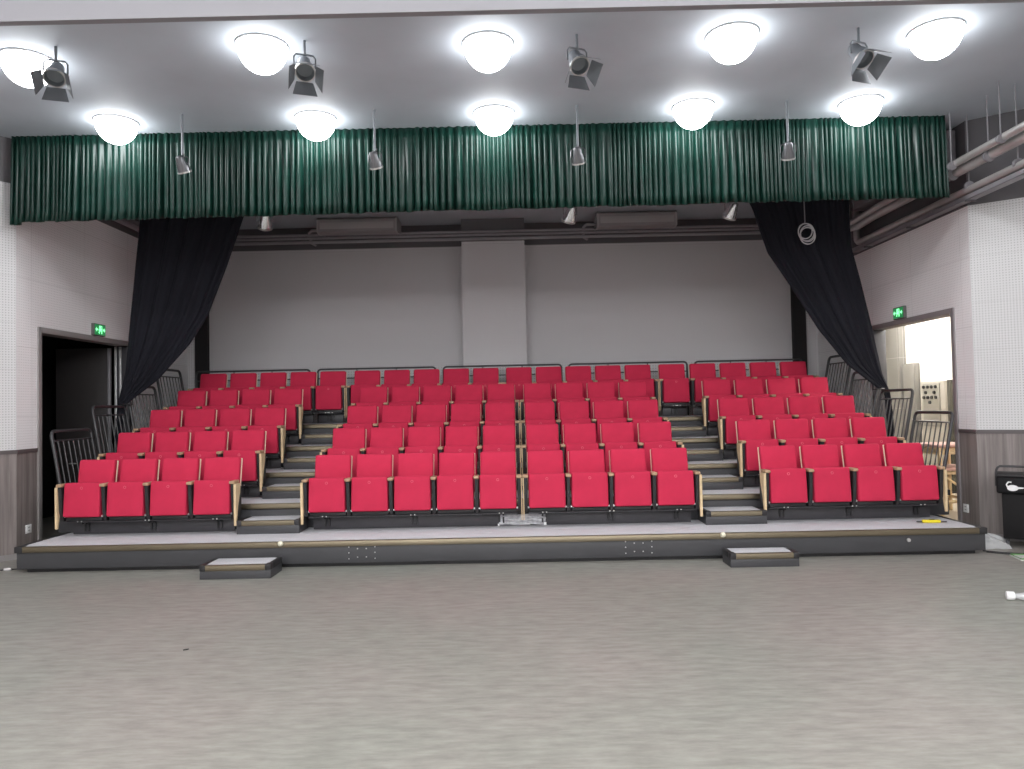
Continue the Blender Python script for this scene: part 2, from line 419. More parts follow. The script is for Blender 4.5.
socket(WR, 9.67, -1, 'small white socket on the laminate beside the bright doorway')

# ------------------------------------------------------------------ tiered platforms
HD, RISE, DEP, F0, F1 = .3008, .3168, .92, 8.44, 9.42
ORD = ['front', 'second', 'third', 'fourth', 'back']
def deckz(k): return HD + RISE * k
def deckf(k): return F0 if k == 0 else F1 + DEP * (k - 1)
for k in range(5):
    x0, x1 = (-5.79, 5.35) if k == 0 else (-5.92, 5.52)
    y0 = deckf(k); y1 = F1 + .05 if k == 0 else (y0 + DEP + .05 if k < 4 else 13.42)
    z = deckz(k)
    t = thing('seating_platform', 'grey carpeted %s with bronze edge carrying the %s row of red seats' % (
        ['lowest platform', 'second platform', 'middle platform', 'fourth platform', 'top platform'][k], ORD[k]), 'platform', (0, y0, z), group='tiered seating platforms')
    c = MB().box((x0 + .05, .045, -.04), (x1 - .05, y1 - y0, 0), .003).build('carpet', CARPET, t)
    n = MB().prism([(0, -.062), (0, -.006), (.006, .002), (.046, .002), (.046, -.062)], 0, x0 + .09, x1 - .09).build('nosing', BRONZE, t)
    for xa, xb in ((x0, x0 + .09), (x1 - .09, x1)): MB().box((xa, -.002, -.066), (xb, .1, .004), .004).build('corner_cap', BLACK, t)
    for xa, xb in ((x0, x0 + .05), (x1 - .05, x1)): MB().box((xa, .1, -.066), (xb, y1 - y0, .003), .003).build('side_edge', BLACK, t)
    zb = -HD + .045 if k == 0 else -RISE + .002
    MB().box((x0 + .012, .022, zb), (x1 - .012, .06, -.075 if k else -.063), .003).build('fascia', FASCIA, t)
    if k == 0:
        for xa, xb in ((x0 + .012, x0 + .05), (x1 - .05, x1 - .012)): MB().box((xa, .0605, zb), (xb, y1 - y0, -.067), .003).build('side_panel', FASCIA, t)
        MB().box((x0 + .1, .075, -HD), (x1 - .1, y1 - y0, zb), .003).build('plinth', BLACK, t)
        for bx in (-1.95, 1.225):
            for dx, dz in ((0, .224), (0, .160), (0, .092), (.10, .205), (.10, .110), (.2, .205), (.2, .110), (.3, .224), (.3, .160), (.3, .092)):
                MB().lathe([(0, -.004), (.007, -.004), (.0075, 0)], Matrix.Translation((bx + dx, .021, dz - .3)) @ Matrix.Rotation(-PI / 2, 4, 'X') , 8).build('bolt', STEEL, t)
        for bx in (-2.726, 2.335):
            MB().lathe([(0, -.035), (.02, -.03), (.031, -.016), (.031, -.004), (.026, 0)], Matrix.Translation((bx, 0, -.015)) @ Matrix.Rotation(-PI / 2, 4, 'X'), 16).build('push_button', mat('cream_button', (.85, .80, .62), .35), t)
        MB().lathe([(0, -.04), (.02, -.036), (.022, -.02), (.012, -.01), (.012, 0)], Matrix.Translation((4.45, .022, -.118)) @ Matrix.Rotation(-PI / 2, 4, 'X'), 14).build('knob', GREY_METAL, t)
    else:
        MB().box((x0 + .1, .07, -RISE + .002), (x1 - .1, .09, -.066), .002).build('riser_plate', BENCH, t)

# step boxes in the two aisles
def step_box(x0, x1, y0, y1, z, h, label):
    t = thing('step_box', label, 'step', ((x0 + x1) / 2, y0, z), group='step boxes of the aisles')
    w = (x1 - x0) / 2
    MB().box((-w, .004, 0), (w, y1 - y0, h - .062), .004).build('body', FASCIA, t)
    MB().box((-w + .05, .05, h - .06), (w - .05, y1 - y0, h - .002), .003).build('carpet', CARPET, t)
    MB().prism([(0, h - .06), (0, h - .008), (.006, h), (.048, h), (.048, h - .06)], 0, -w + .062, w - .062).build('nosing', BRONZE, t)
    for s in (-1, 1):
        MB().box((min(s * w, s * (w - .06)), -.003, h - .062), (max(s * w, s * (w - .06)), .10, h + .003), .004).build('corner_cap', BLACK, t)
        MB().box((min(s * w, s * (w - .048)), .101, h - .06), (max(s * w, s * (w - .048)), y1 - y0, h + .001), .003).build('edge_strip', BLACK, t)
AX = ((-3.455, -2.685, 'left'), (2.30, 3.045, 'right'))
for x0, x1, nm in AX:
    step_box(x0, x1, 7.96 if nm == 'left' else 8.03, 8.35, 0, .15, 'low grey step box on the floor in front of the %s aisle' % nm)
    for k in range(4):
        step_box(x0, x1, deckf(k + 1) - .40, deckf(k + 1) + .015, deckz(k), .163, 'grey step box in the %s aisle, %s counted up from the lowest platform' % (nm, ['first', 'second', 'third', 'topmost, fourth'][k]))

# ------------------------------------------------------------------ seats
S = .53
def make_seat(kind):
    """kind: which arms this seat carries"""
    t = thing('theater_seat', 'seat', 'theatre seat')
    Mt = Matrix.Translation((0, .045, .43)) @ Matrix.Rotation(math.radians(-5), 4, 'X') @ Matrix.Translation((0, -.045, -.43))
    pad = MB().rbox((-.226, 0, .238), (.226, .155, .662), .024, 5, Mt, .005).build('seat_pad', RED, t, smooth=60)
    MB().lathe([(.010, -.004), (.014, -.005), (.018, -.004), (.018, .004)], Mt @ Matrix.Translation((0, -.004, .595)) @ Matrix.Rotation(-PI / 2, 4, 'X'), 16).build('number_tag', TAGM, pad)
    Mb = Matrix.Translation((0, .315, .505)) @ Matrix.Rotation(math.radians(-11), 4, 'X') @ Matrix.Translation((0, -.26, -.5))
    MB().rbox((-.229, .215, .40), (.229, .30, .925), .03, 5, Mb, .012).build('backrest', RED, t, smooth=60)
    MB().rbox((-.2335, .297, .36), (.2335, .311, .915), .006, 4, Mb).build('back_shell', SHELL, t, smooth=60)
    MB().box((-.225, .06, .187), (.225, .30, .232), .006).build('seat_frame', BLACK, t)
    for s in (-1, 1): MB().tube([(s * .222, .06, .245), (s * .243, .06, .245)], .014).build('hinge', STEEL, t)
    return t
def add_arm(t, s, style):
    """style 1: shared arm, 2: arm with an end panel, 3: the same with a thin panel beside the divide"""
    x = s * S / 2
    MB().prism([(.05, .187), (.02, .30), (-.005, .612), (.15, .612), (.24, .55), (.24, .28), (.22, .187)], 0, x - .02, x + .02).build('stanchion', BLACK, t)
    a = MB().rbox((x - .034, -.03, .615), (x + .034, .15, .652), .012, 4).build('armrest', ARMW, t, smooth=60)
    if style > 1:
        xe = x + s * .0215; th = .03 if style == 2 else .010
        MB().prism([(-.015, .10), (.005, .10), (.05, .33), (.12, .50), (.13, .612), (-.02, .612)], 0, min(xe, xe + s * th), max(xe, xe + s * th)).build('end_panel', WOOD, t, smooth=0)
protos = {}
def proto(l, r):
    if (l, r) not in protos:
        s = make_seat(0)
        if l: add_arm(s, -1, l)
        if r: add_arm(s, 1, r)
        protos[(l, r)] = s
    return protos[(l, r)]
used = set()
def seat(kind, x, k, label, group):
    y = 9.08 + DEP * k - (.033 if k == 4 else 0)
    o = proto(*kind)
    if kind in used: o = copy_tree(o)
    used.add(kind)
    o.location = (x, y, deckz(k)); o['label'] = label; o['group'] = group; o['category'] = 'theatre seat'
    return o
NTH = ['first', 'second', 'third', 'fourth', 'fifth']
blocks = []
for k in range(5):
    row = ORD[k] + ' row'
    def block(xs, ends, where, ref):
        n = len(xs)
        for i, x in enumerate(xs):
            kind = (ends[0] if i == 0 else 1, ends[1] if i == n - 1 else 0)
            num = i if ref[0] == 0 else n - 1 - i
            seat(kind, x, k, 'folded red seat, %s from the %s, %s, %s' % (NTH[num], ref[1], row, where), '%s of the %s' % (row, where))
        blocks.append((k, xs[0] - S / 2, xs[-1] + S / 2, where))
    block([-3.788 + .537 * (i - 3) for i in range(4)], (2, 2 if k < 4 else 0), 'left block', (1, 'left aisle'))
    block([3.345 + .538 * i for i in range(4)], (2 if k < 4 else 1, 2), 'right block', (0, 'right aisle'))
    if k < 4:
        block([-2.362 + S * i for i in range(5)], (2, 3), 'left half of middle block', (1, 'central divide'))
        block([.3656 + S * i for i in range(4)], (3, 2), 'right half of middle block', (0, 'central divide'))
    else:
        block([-2.642 + S * i for i in range(5)], (3, 1), 'left half of middle block', (0, 'lone left seat'))
        block([.068 + S * i for i in range(5)], (1, 3), 'right half of middle block', (1, 'lone right seat'))
        seat((1, 3), -3.255, k, 'lone folded red seat at the head of the left aisle stairs', 'lone seats above the aisles')
        seat((3, 0), 2.795, k, 'lone folded red seat at the head of the right aisle stairs', 'lone seats above the aisles')
        blocks.append((k, -3.255 - S / 2, -3.255 + S / 2, 'lone left seat')); blocks.append((k, 2.795 - S / 2, 2.795 + S / 2, 'lone right seat'))
# bench under each block of a row
for k, xa, xb, where in blocks:
    y = 9.08 + DEP * k - (.033 if k == 4 else 0)
    w = (xb - xa) / 2 - .03
    t = thing('seat_bench', 'black steel bench base under the %s row of the %s' % (ORD[k], where) if 'lone' not in where else 'black steel bench base under the %s above the aisle' % where,
              'bench base', ((xa + xb) / 2, y, deckz(k)), group='black bench bases under the seats')
    MB().box((-w, .03, .172), (w, .12, .215 - .032), .006).build('beam', BENCH, t)
    kp = MB().box((-w + .02, .195, .002), (w - .02, .215, .165), .004).build('kick_panel', BENCH, t)
    MB().box((-w + .02, .125, .155), (w - .02, .275, .171), .004).build('shelf_plate', BENCH, t)
    n = max(2, round(2 * w / 1.06) + 1)
    for i in range(n):
        cx = -w + .2 + (2 * w - .4) * i / (n - 1)
        br = MB()
        for q in (-.024, .024): br.box((cx + q - .011, .105, .140), (cx + q + .011, .1945, .1545), .003); br.box((cx + q - .010, .172, .04), (cx + q + .010, .1945, .1395), .003)
        cl = br.build('clamp', BLACK, t)
        for dx in (-.024, .024): MB().lathe([(0, -.008), (.008, -.007), (.009, 0)], Matrix.Translation((cx + dx, .03, .185)) @ Matrix.Rotation(-PI / 2, 4, 'X'), 8).build('bolt', STEEL, cl)
    if 'lone' not in where:
        g = MB().tube([(-.05 + .03 * math.sin(a) * 0 + (.03 if math.cos(a) > 0 else -.03) + .05 + .022 * math.cos(a), .192, .085 + .022 * math.sin(a)) for a in [2 * PI * i / 20 for i in range(20)]], .004, 6, True)
        g.build('grip_hole_rim', mat('rim_grey', (.07, .07, .075), .4), kp)
t = thing('plastic_wrap', 'crumpled clear plastic wrap taped over the bench base at the central divide', 'plastic wrap', (.055, 9.27, HD))
MB().grid(lambda u, v: Vector((-.295 + .59 * u, -.006 - .012 * abs(math.sin(9 * v + 2 * u)) - .006 * math.sin(23 * u + 7 * v), .012 + .135 * v + .006 * math.sin(11 * u))), 40, 14).build('film', FILM, t)
MB().box((-.31, -.009, .0), (-.29, .002, .03), .002).build('tape', WHITE_P, t); MB().box((.27, -.02, .002), (.30, -.004, .04), .003).build('tape', WHITE_P, t)

# ------------------------------------------------------------------ handrails
def side_rail(s, k, label):
    y0 = F1 + DEP * (k - 1) + .02; z = deckz(k)
    xb = -5.83 if s < 0 else 5.41
    xt = -6.0 if s < 0 else 5.605
    t = thing('guard_rail', label, 'guard rail', (xb, y0, z), group='black guard rails beside the tiers')
    dx = xt - xb; H = .985; L = .88
    def P(y, h): return Vector((dx * h / H, y, h))
    r = .07
    u = P(0, 1).normalized()
    fr = [P(0, 0), P(0, H - r)] + [P(r - r * math.cos(a), H - r + r * math.sin(a)) for a in (PI / 8, PI / 4, 3 * PI / 8)] + [P(r, H), P(L - r, H)] + \
         [P(L - r + r * math.sin(a), H - r + r * math.cos(a)) for a in (PI / 8, PI / 4, 3 * PI / 8)] + [P(L, H - r), P(L, 0)]
    MB().tube(fr, .022, 10).build('frame', RAIL, t)
    MB().tube([P(0, .86), P(L, .86)], .012).build('upper_bar', RAIL, t); MB().tube([P(0, .10), P(L, .10)], .012).build('lower_bar', RAIL, t)
    for i in range(1, 8): MB().tube([P(L * i / 8, .10), P(L * i / 8, .86)], .0085, 6).build('baluster', RAIL, t)
    for y in (0, L): MB().box((-.05 , y - .04, 0), (.05, y + .04, .012), .003).build('foot_plate', RAIL, t)
for s, nm in ((-1, 'dark doorway'), (1, 'bright doorway')):
    for k in range(1, 5):
        side_rail(s, k, 'black barred guard rail on the %s-doorway side of the %s platform' % (nm.split()[0], ['', 'second', 'middle', 'fourth', 'top'][k]))
for i, (xa, xb) in enumerate(((-5.80, -3.725), (-3.585, -1.44), (-1.30, .845), (.975, 3.12), (3.262, 5.2))):
    t = thing('rear_guard_rail', 'thin black back rail behind the %s of the back row' % ['left block', 'left part of the middle block', 'very middle', 'right part of the middle block', 'right block'][i],
              'guard rail', ((xa + xb) / 2, 13.3, deckz(4)), group='back rails behind the top row')
    w = (xb - xa) / 2; H = .972; r = .06
    fr = [(-w, 0, 0), (-w, 0, H - r)] + [(-w + r - r * math.cos(a), 0, H - r + r * math.sin(a)) for a in (PI / 8, PI / 4, 3 * PI / 8)] + [(-w + r, 0, H), (w - r, 0, H)] + \
         [(w - r + r * math.sin(a), 0, H - r + r * math.cos(a)) for a in (PI / 8, PI / 4, 3 * PI / 8)] + [(w, 0, H - r), (w, 0, 0)]
    MB().tube(fr, .017, 10).build('frame', RAIL, t)
    MB().tube([(-w, 0, H - .17), (w, 0, H - .17)], .010).build('middle_bar', RAIL, t)
    for q in (-w / 3, w / 3): MB().tube([(q, 0, 0), (q, 0, H)], .011).build('post', RAIL, t)

# ------------------------------------------------------------------ valance and drapes
def interp(tab, z):
    tab = sorted(tab)
    if z <= tab[0][0]: return tab[0][1]
    for (a, b), (c, d) in zip(tab, tab[1:]):
        if z <= c: return b + (d - b) * (z - a) / (c - a)
    (a, b), (c, d) = tab[-2:]
    return d + (d - b) * (z - c) / (c - a)
NV = 150
ph = []; x = 0.
while x < 1: ph.append(x); x += random.uniform(.5, 1.5) / NV
ph.append(1.)
amp = [random.uniform(.02, .065) for _ in ph]; jit = [random.uniform(-.018, .022) for _ in ph]
def val(u, v):
    import bisect
    i = min(len(ph) - 2, max(0, bisect.bisect_right(ph, u) - 1)); f = (u - ph[i]) / (ph[i + 1] - ph[i])
    a = amp[i] + (amp[i + 1] - amp[i]) * f
    w = .35 + .65 * v
    y = -a * w * math.cos(2 * PI * f) - .012 * w * math.sin(2 * PI * 21 * u)
    zb = -1.10 + .06 * u + .5 * (jit[i] * (1 - f) + jit[i + 1] * f) - .012 * math.cos(2 * PI * f)
    if u < .008: zb -= .03
    return Vector((-6.325 + 11.82 * u + .012 * math.sin(2 * PI * f) * v, y, zb * v))
t = thing('valance', 'pleated green velvet valance hanging across the front of the hall', 'valance', (0, 9.2, ZC))
o = MB().grid(val, 1500, 8).build('velvet', GREEN, t, smooth=180, normals=False)
m = o.modifiers.new('thickness', 'SOLIDIFY'); m.thickness = .004
MB().tube([(-6.33, .04, -.015), (5.5, .04, -.015)], .02, 8).build('track', DARK_PIPE, t)

def drape(name, label, L, Rr, y, nf, hem_tab, ztail):
    t = thing('stage_drape', label, 'curtain', (0, y, 0), group='black side drapes')
    z1 = ZC - .01
    def f(u, v):
        z = z1 + (ztail - z1) * v
        a, b = interp(L, z), interp(Rr, z)
        wdt = max(.02, b - a)
        am = min(.035, .016 * wdt + .006)
        return Vector((a + wdt * u, am * math.sin(2 * PI * nf * u + 1.2 * v) + .4 * am * math.sin(2 * PI * nf * 2.3 * u + 3 * v), z))
    o = MB().grid(f, 160, 60).build('cloth', DARKCLOTH, t, smooth=180, normals=False)
    m = o.modifiers.new('thickness', 'SOLIDIFY'); m.thickness = .008
    MB().tube([(x, -.02, z) for z, x in hem_tab], [.02 + .03 * min(i, len(hem_tab) - 1 - i) / len(hem_tab) for i in range(len(hem_tab))], 10).build('hem_fold', DARKCLOTH, t)
    zt, xt = hem_tab[-1]
    MB().tube([(xt + .075 * math.cos(2 * PI * k / 12), .075 * math.sin(2 * PI * k / 12), zt - .02) for k in range(12)], .014, 6, True).build('tieback', BLACK, t)
    return t
drape('d', 'black drape swept aside over the dark doorway side', 
      [(5.35, -5.70), (4.744, -5.753), (4.079, -5.828), (3.247, -5.916), (2.449, -5.985), (1.97, -6.10), (1.5, -6.14), (1.2, -6.13)],
      [(5.35, -3.95), (4.732, -4.161), (4.048, -4.41), (3.306, -4.709), (2.874, -4.994), (2.331, -5.485), (1.949, -5.98), (1.5, -6.05), (1.2, -6.06)], 11.22, 5,
      [(4.6, -4.22), (4.048, -4.42), (3.306, -4.72), (2.874, -5.0), (2.331, -5.49), (1.97, -5.97)], 1.2)
drape('d', 'black drape swept aside on the bright doorway side, cable hung on it',
      [(5.35, 3.40), (4.771, 3.703), (4.082, 3.927), (3.535, 4.275), (2.882, 4.668), (2.338, 5.081), (1.98, 5.555), (1.88, 5.635), (1.259, 5.665)],
      [(5.35, 5.17), (4.786, 5.184), (4.147, 5.196), (3.605, 5.323), (2.916, 5.466), (2.183, 5.60), (1.89, 5.71), (1.547, 5.745), (1.259, 5.75)], 11.22, 5,
      [(4.6, 3.76), (4.082, 3.93), (3.535, 4.285), (2.882, 4.68), (2.338, 5.09), (1.97, 5.54)], 1.22)
t = thing('cable_coil', 'pale coiled cable hanging in front of the black drape', 'cable', (4.44, 11.06, 4.36))
for k, (r, dx, dz) in enumerate(((.105, 0, 0), (.12, .01, -.02), (.11, .025, -.045), (.115, .02, -.08))):
    MB().tube([(dx + r * math.cos(a), -.012 * k, dz + r * 1.1 * math.sin(a)) for a in [2 * PI * i / 24 for i in range(24)]], .009, 6, True).build('loop', mat('pale_cable', (.62, .60, .62), .5), t)
MB().tube([(0, 0, .11), (.005, .02, .4), (0, .03, .98)], .008, 6).build('hanging_cord', DARK_PIPE, t)

# ------------------------------------------------------------------ pipes, units
def pipe(name, pts, r, m, label, rings=None, cat='pipe'):
    o = thing(name, label, cat)
    MB().tube(pts, r, 12).build('pipe', m, o)
    if rings:
        for y in rings:
            a, b = Vector(pts[0]), Vector(pts[-2 if len(pts) > 2 else -1])
            f = (y - a.y) / (b.y - a.y); p = a + (b - a) * f
            MB().tube([(p.x, p.y - .02, p.z), (p.x, p.y + .02, p.z)], r * 1.18, 12).build('clip', DARK_PIPE, o)
            MB().tube([(p.x, p.y, p.z + r), (p.x, p.y, ZC)], .008, 6).build('hanger_rod', DARK_PIPE, o)
    return o
pipe('pipe', [(5.775, 6.4, 4.41), (5.775, 12.15, 4.41)] + [(5.775, 12.15 + .1 * math.sin(a), 4.51 - .1 * math.cos(a)) for a in (.4, .8, 1.2)] + [(5.775, 12.25, 4.51), (5.775, 12.25, ZC)], .05, GREY_METAL,
     'thick lowest pipe along the bright doorway wall, elbowed up at its far end', (7.2, 8.3, 9.2))
pipe('pipe', [(5.68, 6.4, 4.66), (5.68, 11.5, 4.66), (5.60, 11.9, 4.60), (5.58, 12.1, 4.60), (5.58, 12.14, ZC)], .06, GREY_METAL, 'shiny wrapped pipe above the lowest pipe beside the valance end', (7.4, 8.6, 9.3))
pipe('pipe', [(5.562, 6.4, 4.72), (5.562, 11.0, 4.72), (5.46, 11.7, 4.64), (5.44, 12.0, 4.64), (5.44, 12.05, ZC)], .045, GREY_METAL, 'shiny thinner pipe, topmost of the wall pipes by the valance end', (7.0, 8.2, 9.1))
t = thing('cable_tray', 'dark grey cable tray under the wall pipes above the bright doorway', 'cable tray', (5.80, 9.4, 4.285))
tr = MB().box((-.06, -2.8, 0), (.06, 3.0, .006)); tr.box((-.06, -2.8, 0), (-.054, 3., .06)); tr.box((.054, -2.8, 0), (.06, 3., .06)); tr.build('channel', DARK_PIPE, t, smooth=0)
for y in (-1.5, -.2, 1.2, 2.5): MB().box((-.07, y, -.02), (.068, y + .03, -.001), .002).build('bracket', DARKW, t)
for k, (z, yy) in enumerate(((4.84, 11.0), (4.98, 11.0))):
    pipe('pipe', [(WL + .20 - .11 * k, 9.36, z), (WL + .20 - .11 * k, 13.9, z)], .04, DARK_PIPE, 'grey %s pipe along the dark doorway wall behind the valance' % ('lower', 'upper')[k], (9.9, 12.))
t = thing('air_duct', 'square grey duct box at the ceiling corner beyond the valance end', 'duct', (5.74, 9.9, 4.86))
MB().box((-.20, -.35, .0), (.10, 2.0, .44), .01).build('body', mat('duct_grey', (.25, .24, .26), .6), t); 
for y in (-.32, .8, 1.9): MB().box((-.212, y, -.012), (.112, y + .03, .45), .003).build('flange', DARK_PIPE, t)
for k, z in enumerate((5.10, 5.04, 4.965)):
    pipe('conduit', [(-5.9, YB - .47, z), (5.35, YB - .47, z)], .026 if k != 2 else .032, DARK_PIPE,
         '%s grey conduit running across the back wall above the boards' % ('uppermost', 'middle', 'lowest')[k], cat='conduit')
for x0, x1, nm in ((-3.60, -2.12, 'left'), (1.57, 3.04, 'right')):
    w = (x1 - x0) / 2
    t = thing('ceiling_air_conditioner', 'grey ceiling air conditioner near the back wall, %s of the column' % nm, 'air conditioner', ((x0 + x1) / 2, 13.4, 5.08), group='ceiling air conditioners')
    MB().prism([(0, .0), (.0, .22), (.05, .262), (.55, .262), (.55, .05), (.12, -.02)], 0, -w + .03, w - .03).build('body', ACM, t, smooth=0)
    for s in (-1, 1): MB().prism([(-.005, .0), (-.005, .22), (.05, .268), (.555, .268), (.555, .045), (.12, -.026)], 0, min(s * w, s * (w - .03)), max(s * w, s * (w - .03))).build('end_cap', mat('cap_grey', (.38, .36, .37), .5), t, smooth=0)
    lv = MB()
    for i in range(4): lv.box((-w + .08, .06 + .1 * i, .0 - .012 - .0 * i), (w - .08, .068 + .1 * i, .02), 0)
    MB().box((-w + .06, -.008, .05), (w - .06, -.001, .17), .002).build('grille', mat('grille_grey', (.40, .375, .38), .5), t)
    for xx in (-w + .1, w - .1): MB().box((xx - .02, .2, .262), (xx + .02, .24, .28)).build('bracket', DARK_PIPE, t)
    MB().tube([(-w, .3, .1), (-w - .17, .3, .1), (-w - .22, .32, .06), (-w - .22, .45, -.10), (-w - .14, .5, -.13)], .03, 8).build('drain_pipe', DARK_PIPE, t)

# ------------------------------------------------------------------ ceiling lamps
def lamp(x, y, z, label, hang, group, glow=None):
    glow = glow or LAMPG
    t = thing('ceiling_lamp', label, 'ceiling lamp', (x, y, z), group=group)
    zt = .134 if hang < -.14 else -hang - .001
    MB().lathe([(0, zt), (.25, zt), (.253, zt - .008), (.248, zt - .016), (.0, zt - .016)], Matrix.Translation((0, 0, hang)), 28).build('housing', WHITE_P, t)
    MB().lathe([(.236 * math.cos(a), zt - .0165 - .25 * math.sin(a)) for a in [PI / 2 * k / 10 for k in range(10)]] + [(0, zt - .2665)], Matrix.Translation((0, 0, hang)), 28).build('diffuser', glow, t)
    if hang < -.14: MB().tube([(0, 0, hang + .134), (0, 0, 0)], .02, 8).build('stem', LAMPB, t)
    return t
LX = [[-4.81, -2.40, -.20, 2.18, 4.165], [-4.80, -2.37, -.19, 2.217, 4.23]]
LY = [[7.22, 7.05, 7.11, 7.05, 7.06], [8.83, 8.86, 8.82, 8.76, 8.76]]
for r in range(2):
    for i in range(5):
        lamp(LX[r][i] * .997, LY[r][i] * .997, ZC, 'round ceiling lamp, %s from the dark doorway side, row %s' % (NTH[i], ('away from the valance', 'next to the valance')[r]), -.135, 'round ceiling lamps')
for yy in (1.2, -1.8, -4.8, -7.8):
    for i in range(5):
        lamp(LX[0][i], yy, ZS, 'round opal lamp hanging high over the open stage floor', -1.1, 'round lamps above the stage floor', LAMPS)

# theatre spotlights
def spot(x, y, z, tilt, yaw, label, barn, ztop, sc, m, group):
    t = thing('spotlight', label, 'spotlight', (x, y, z), (0, 0, yaw), group=group)
    MB().tube([(0, 0, .17 * sc), (0, 0, ztop - z)], .014, 8).build('rod', LAMPB, t)
    y_ = MB()
    y_.tube([(-.14 * sc, 0, 0), (-.14 * sc, 0, .13 * sc), (-.11 * sc, 0, .17 * sc), (.11 * sc, 0, .17 * sc), (.14 * sc, 0, .13 * sc), (.14 * sc, 0, 0)], .012 * sc, 6); y_.build('yoke', m, t)
    Mt = Matrix.Rotation(tilt, 4, 'X')
    can = MB().lathe([(0, .2 * sc), (.06 * sc, .19 * sc), (.085 * sc, .15 * sc), (.09 * sc, .06 * sc), (.12 * sc, -.02 * sc), (.125 * sc, -.13 * sc), (.115 * sc, -.13 * sc), (.10 * sc, -.06 * sc), (0, -.05 * sc)], Mt, 20).build('can', m, t)
    MB().lathe([(.118 * sc, -.135 * sc), (.135 * sc, -.135 * sc), (.135 * sc, -.105 * sc), (.126 * sc, -.105 * sc)], Mt, 20).build('lens_ring', GREY_METAL, can)
    if barn:
        for q in range(4):
            Mq = Mt @ Matrix.Rotation(q * PI / 2, 4, 'Z')
            MB().prism([(-.11 * sc, 0), (.11 * sc, 0), (.16 * sc, -.2 * sc), (-.16 * sc, -.2 * sc)], 1, .0, .004, Mq @ Matrix.Translation((0, .13 * sc, -.14 * sc)) @ Matrix.Rotation(math.radians(25), 4, 'X')).build('barn_door', m, can, smooth=0)
    else: MB().tube([Mt @ Vector((0, .07 * sc, .15 * sc)), Mt @ Vector((.06 * sc, .1 * sc, .22 * sc)), (0.02, .02, .17 * sc)], .006, 6).build('power_cord', BLACK, t)
for x, nm in ((-4.36, 'first'), (-1.96, 'second'), (.66, 'third'), (3.36, 'fourth')):
    spot(x, 6.95, 5.10, math.radians(-38), .35, 'grey spotlight with barn doors among the lamps, %s from the dark doorway side' % nm, True, ZC, .72, LAMPB, 'spotlights with barn doors')
for x, nm in ((-3.90, 'first'), (-1.61, 'second'), (.80, 'third'), (3.29, 'fourth')):
    spot(x, 8.62, 4.74, math.radians(30), -.3, 'small can spotlight in front of the valance, %s from the dark doorway side' % nm, False, ZC, .6, mat('spot_grey', (.16, .16, .17), .3, metal=.6), 'spotlights in front of the valance')
for x, nm in ((-3.90, 'beside the black drape on the dark doorway side'), (.92, 'near the middle'), (3.46, 'beside the drape with the coiled cable')):
    spot(x, 11.5, 4.80, math.radians(35), .4, 'silver spotlight hanging behind the valance, ' + nm, False, ZC, .85, SILVER, 'silver spotlights behind the valance')

# ------------------------------------------------------------------ loose things
t = thing('utility_knife', 'yellow utility knife lying on the lowest platform', 'knife', (4.955, 8.86, HD), (0, 0, -.12))
MB().rbox((-.11, -.022, .001), (.10, .022, .038), .014, 4).build('handle', YELLOW, t, smooth=60)
MB().box((.10, -.014, .008), (.17, .014, .02), .003).build('blade_guard', BENCH, t); MB().box((-.17, -.01, .01), (-.11, .01, .022), .003).build('end_cap', BLACK, t)
MB().box((-.03, -.012, .0382), (.03, .012, .044), .002).build('slider', BLACK, t)
# bottle lying on the floor
t = thing('plastic_bottle', 'clear plastic bottle with white cap lying on the floor near the cart', 'bottle', (4.36, 6.55, .0385), (0, 0, -.35))
Mx = Matrix.Rotation(PI / 2, 4, 'Y') @ Matrix.Scale(1.12, 4)
MB().lathe([(0, -.05), (.03, -.05), (.034, -.044), (.034, 0), (.03, .006), (0, .006)], Mx, 20).build('cap', WHITE_P, t)
MB().lathe([(.02, .006), (.021, .03), (.033, .07), (.0335, .2), (.028, .215), (0, .216)], Mx, 20).build('body', CLEARP, t)
MB().lathe([(.0341, .09), (.0341, .15)], Mx, 20).build('wrapper', mat('pink_wrapper', (.7, .35, .38), .5), t)
tag(MB().box((-.02, -.006, 0), (.02, .006, .006), .002, M=Matrix.Translation((-2.552, 5.633, .001)) @ Matrix.Rotation(.6, 4, 'Z')).build('wood_chip', mat('dark_chip', (.03, .028, .025), .8)), 'tiny dark chip lying on the open floor', 'chip')
# equipment cart
t = thing('equipment_cart', 'black wheeled cart with tube handle and white swan mark by the laminate wall', 'cart', (6.10, 8.72, .03), (0, 0, -.6))
MB().box((-.37, -.20, .62), (.42, .26, .82), .025, 3).build('top_case', mat('cart_black', (.008, .008, .009), .7, spec=.25), t)
lid = MB().box((-.375, -.21, .82), (.43, .27, .845), .012).build('lid', BLACK, t)
MB().rbox((-.07, -.12, .836), (.10, .06, .87), .015).build('pouch', BLACK, lid)
MB().box((-.32, -.15, .085), (.40, .24, .62), .01).build('body', mat('cart_dark', (.009, .0085, .009), .7, spec=.25), t)
MB().tube([(-.37, -.1, .70), (-.37, -.1, .86)] + [(-.33 - .04 * math.cos(a), -.1, .86 + .07 * math.sin(a)) for a in (.5, 1.0)] + [(-.33, -.1, .935), (.40, -.1, .935), (.44, -.1, .90), (.44, -.1, .7)], .014, 10).build('handle', RAIL, t)
for sx in (-.28, .34):
    for sy in (-.1, .2): MB().lathe([(0, -.015), (.045, -.015), (.05, 0), (.045, .015), (0, .015)], Matrix.Translation((sx, sy, .02)) @ Matrix.Rotation(PI / 2, 4, 'Y'), 14).build('caster', BENCH, t)
em = MB()
def sw(poly): em.prism(poly, 1, -.2045, -.2005)
ctr = (-.215, .70)
sw([(ctr[0] + .05 * math.cos(a) * (1.25 if math.cos(a) > 0 else 1), ctr[1] - .01 + .036 * math.sin(a)) for a in [2 * PI * i / 18 for i in range(18)]])
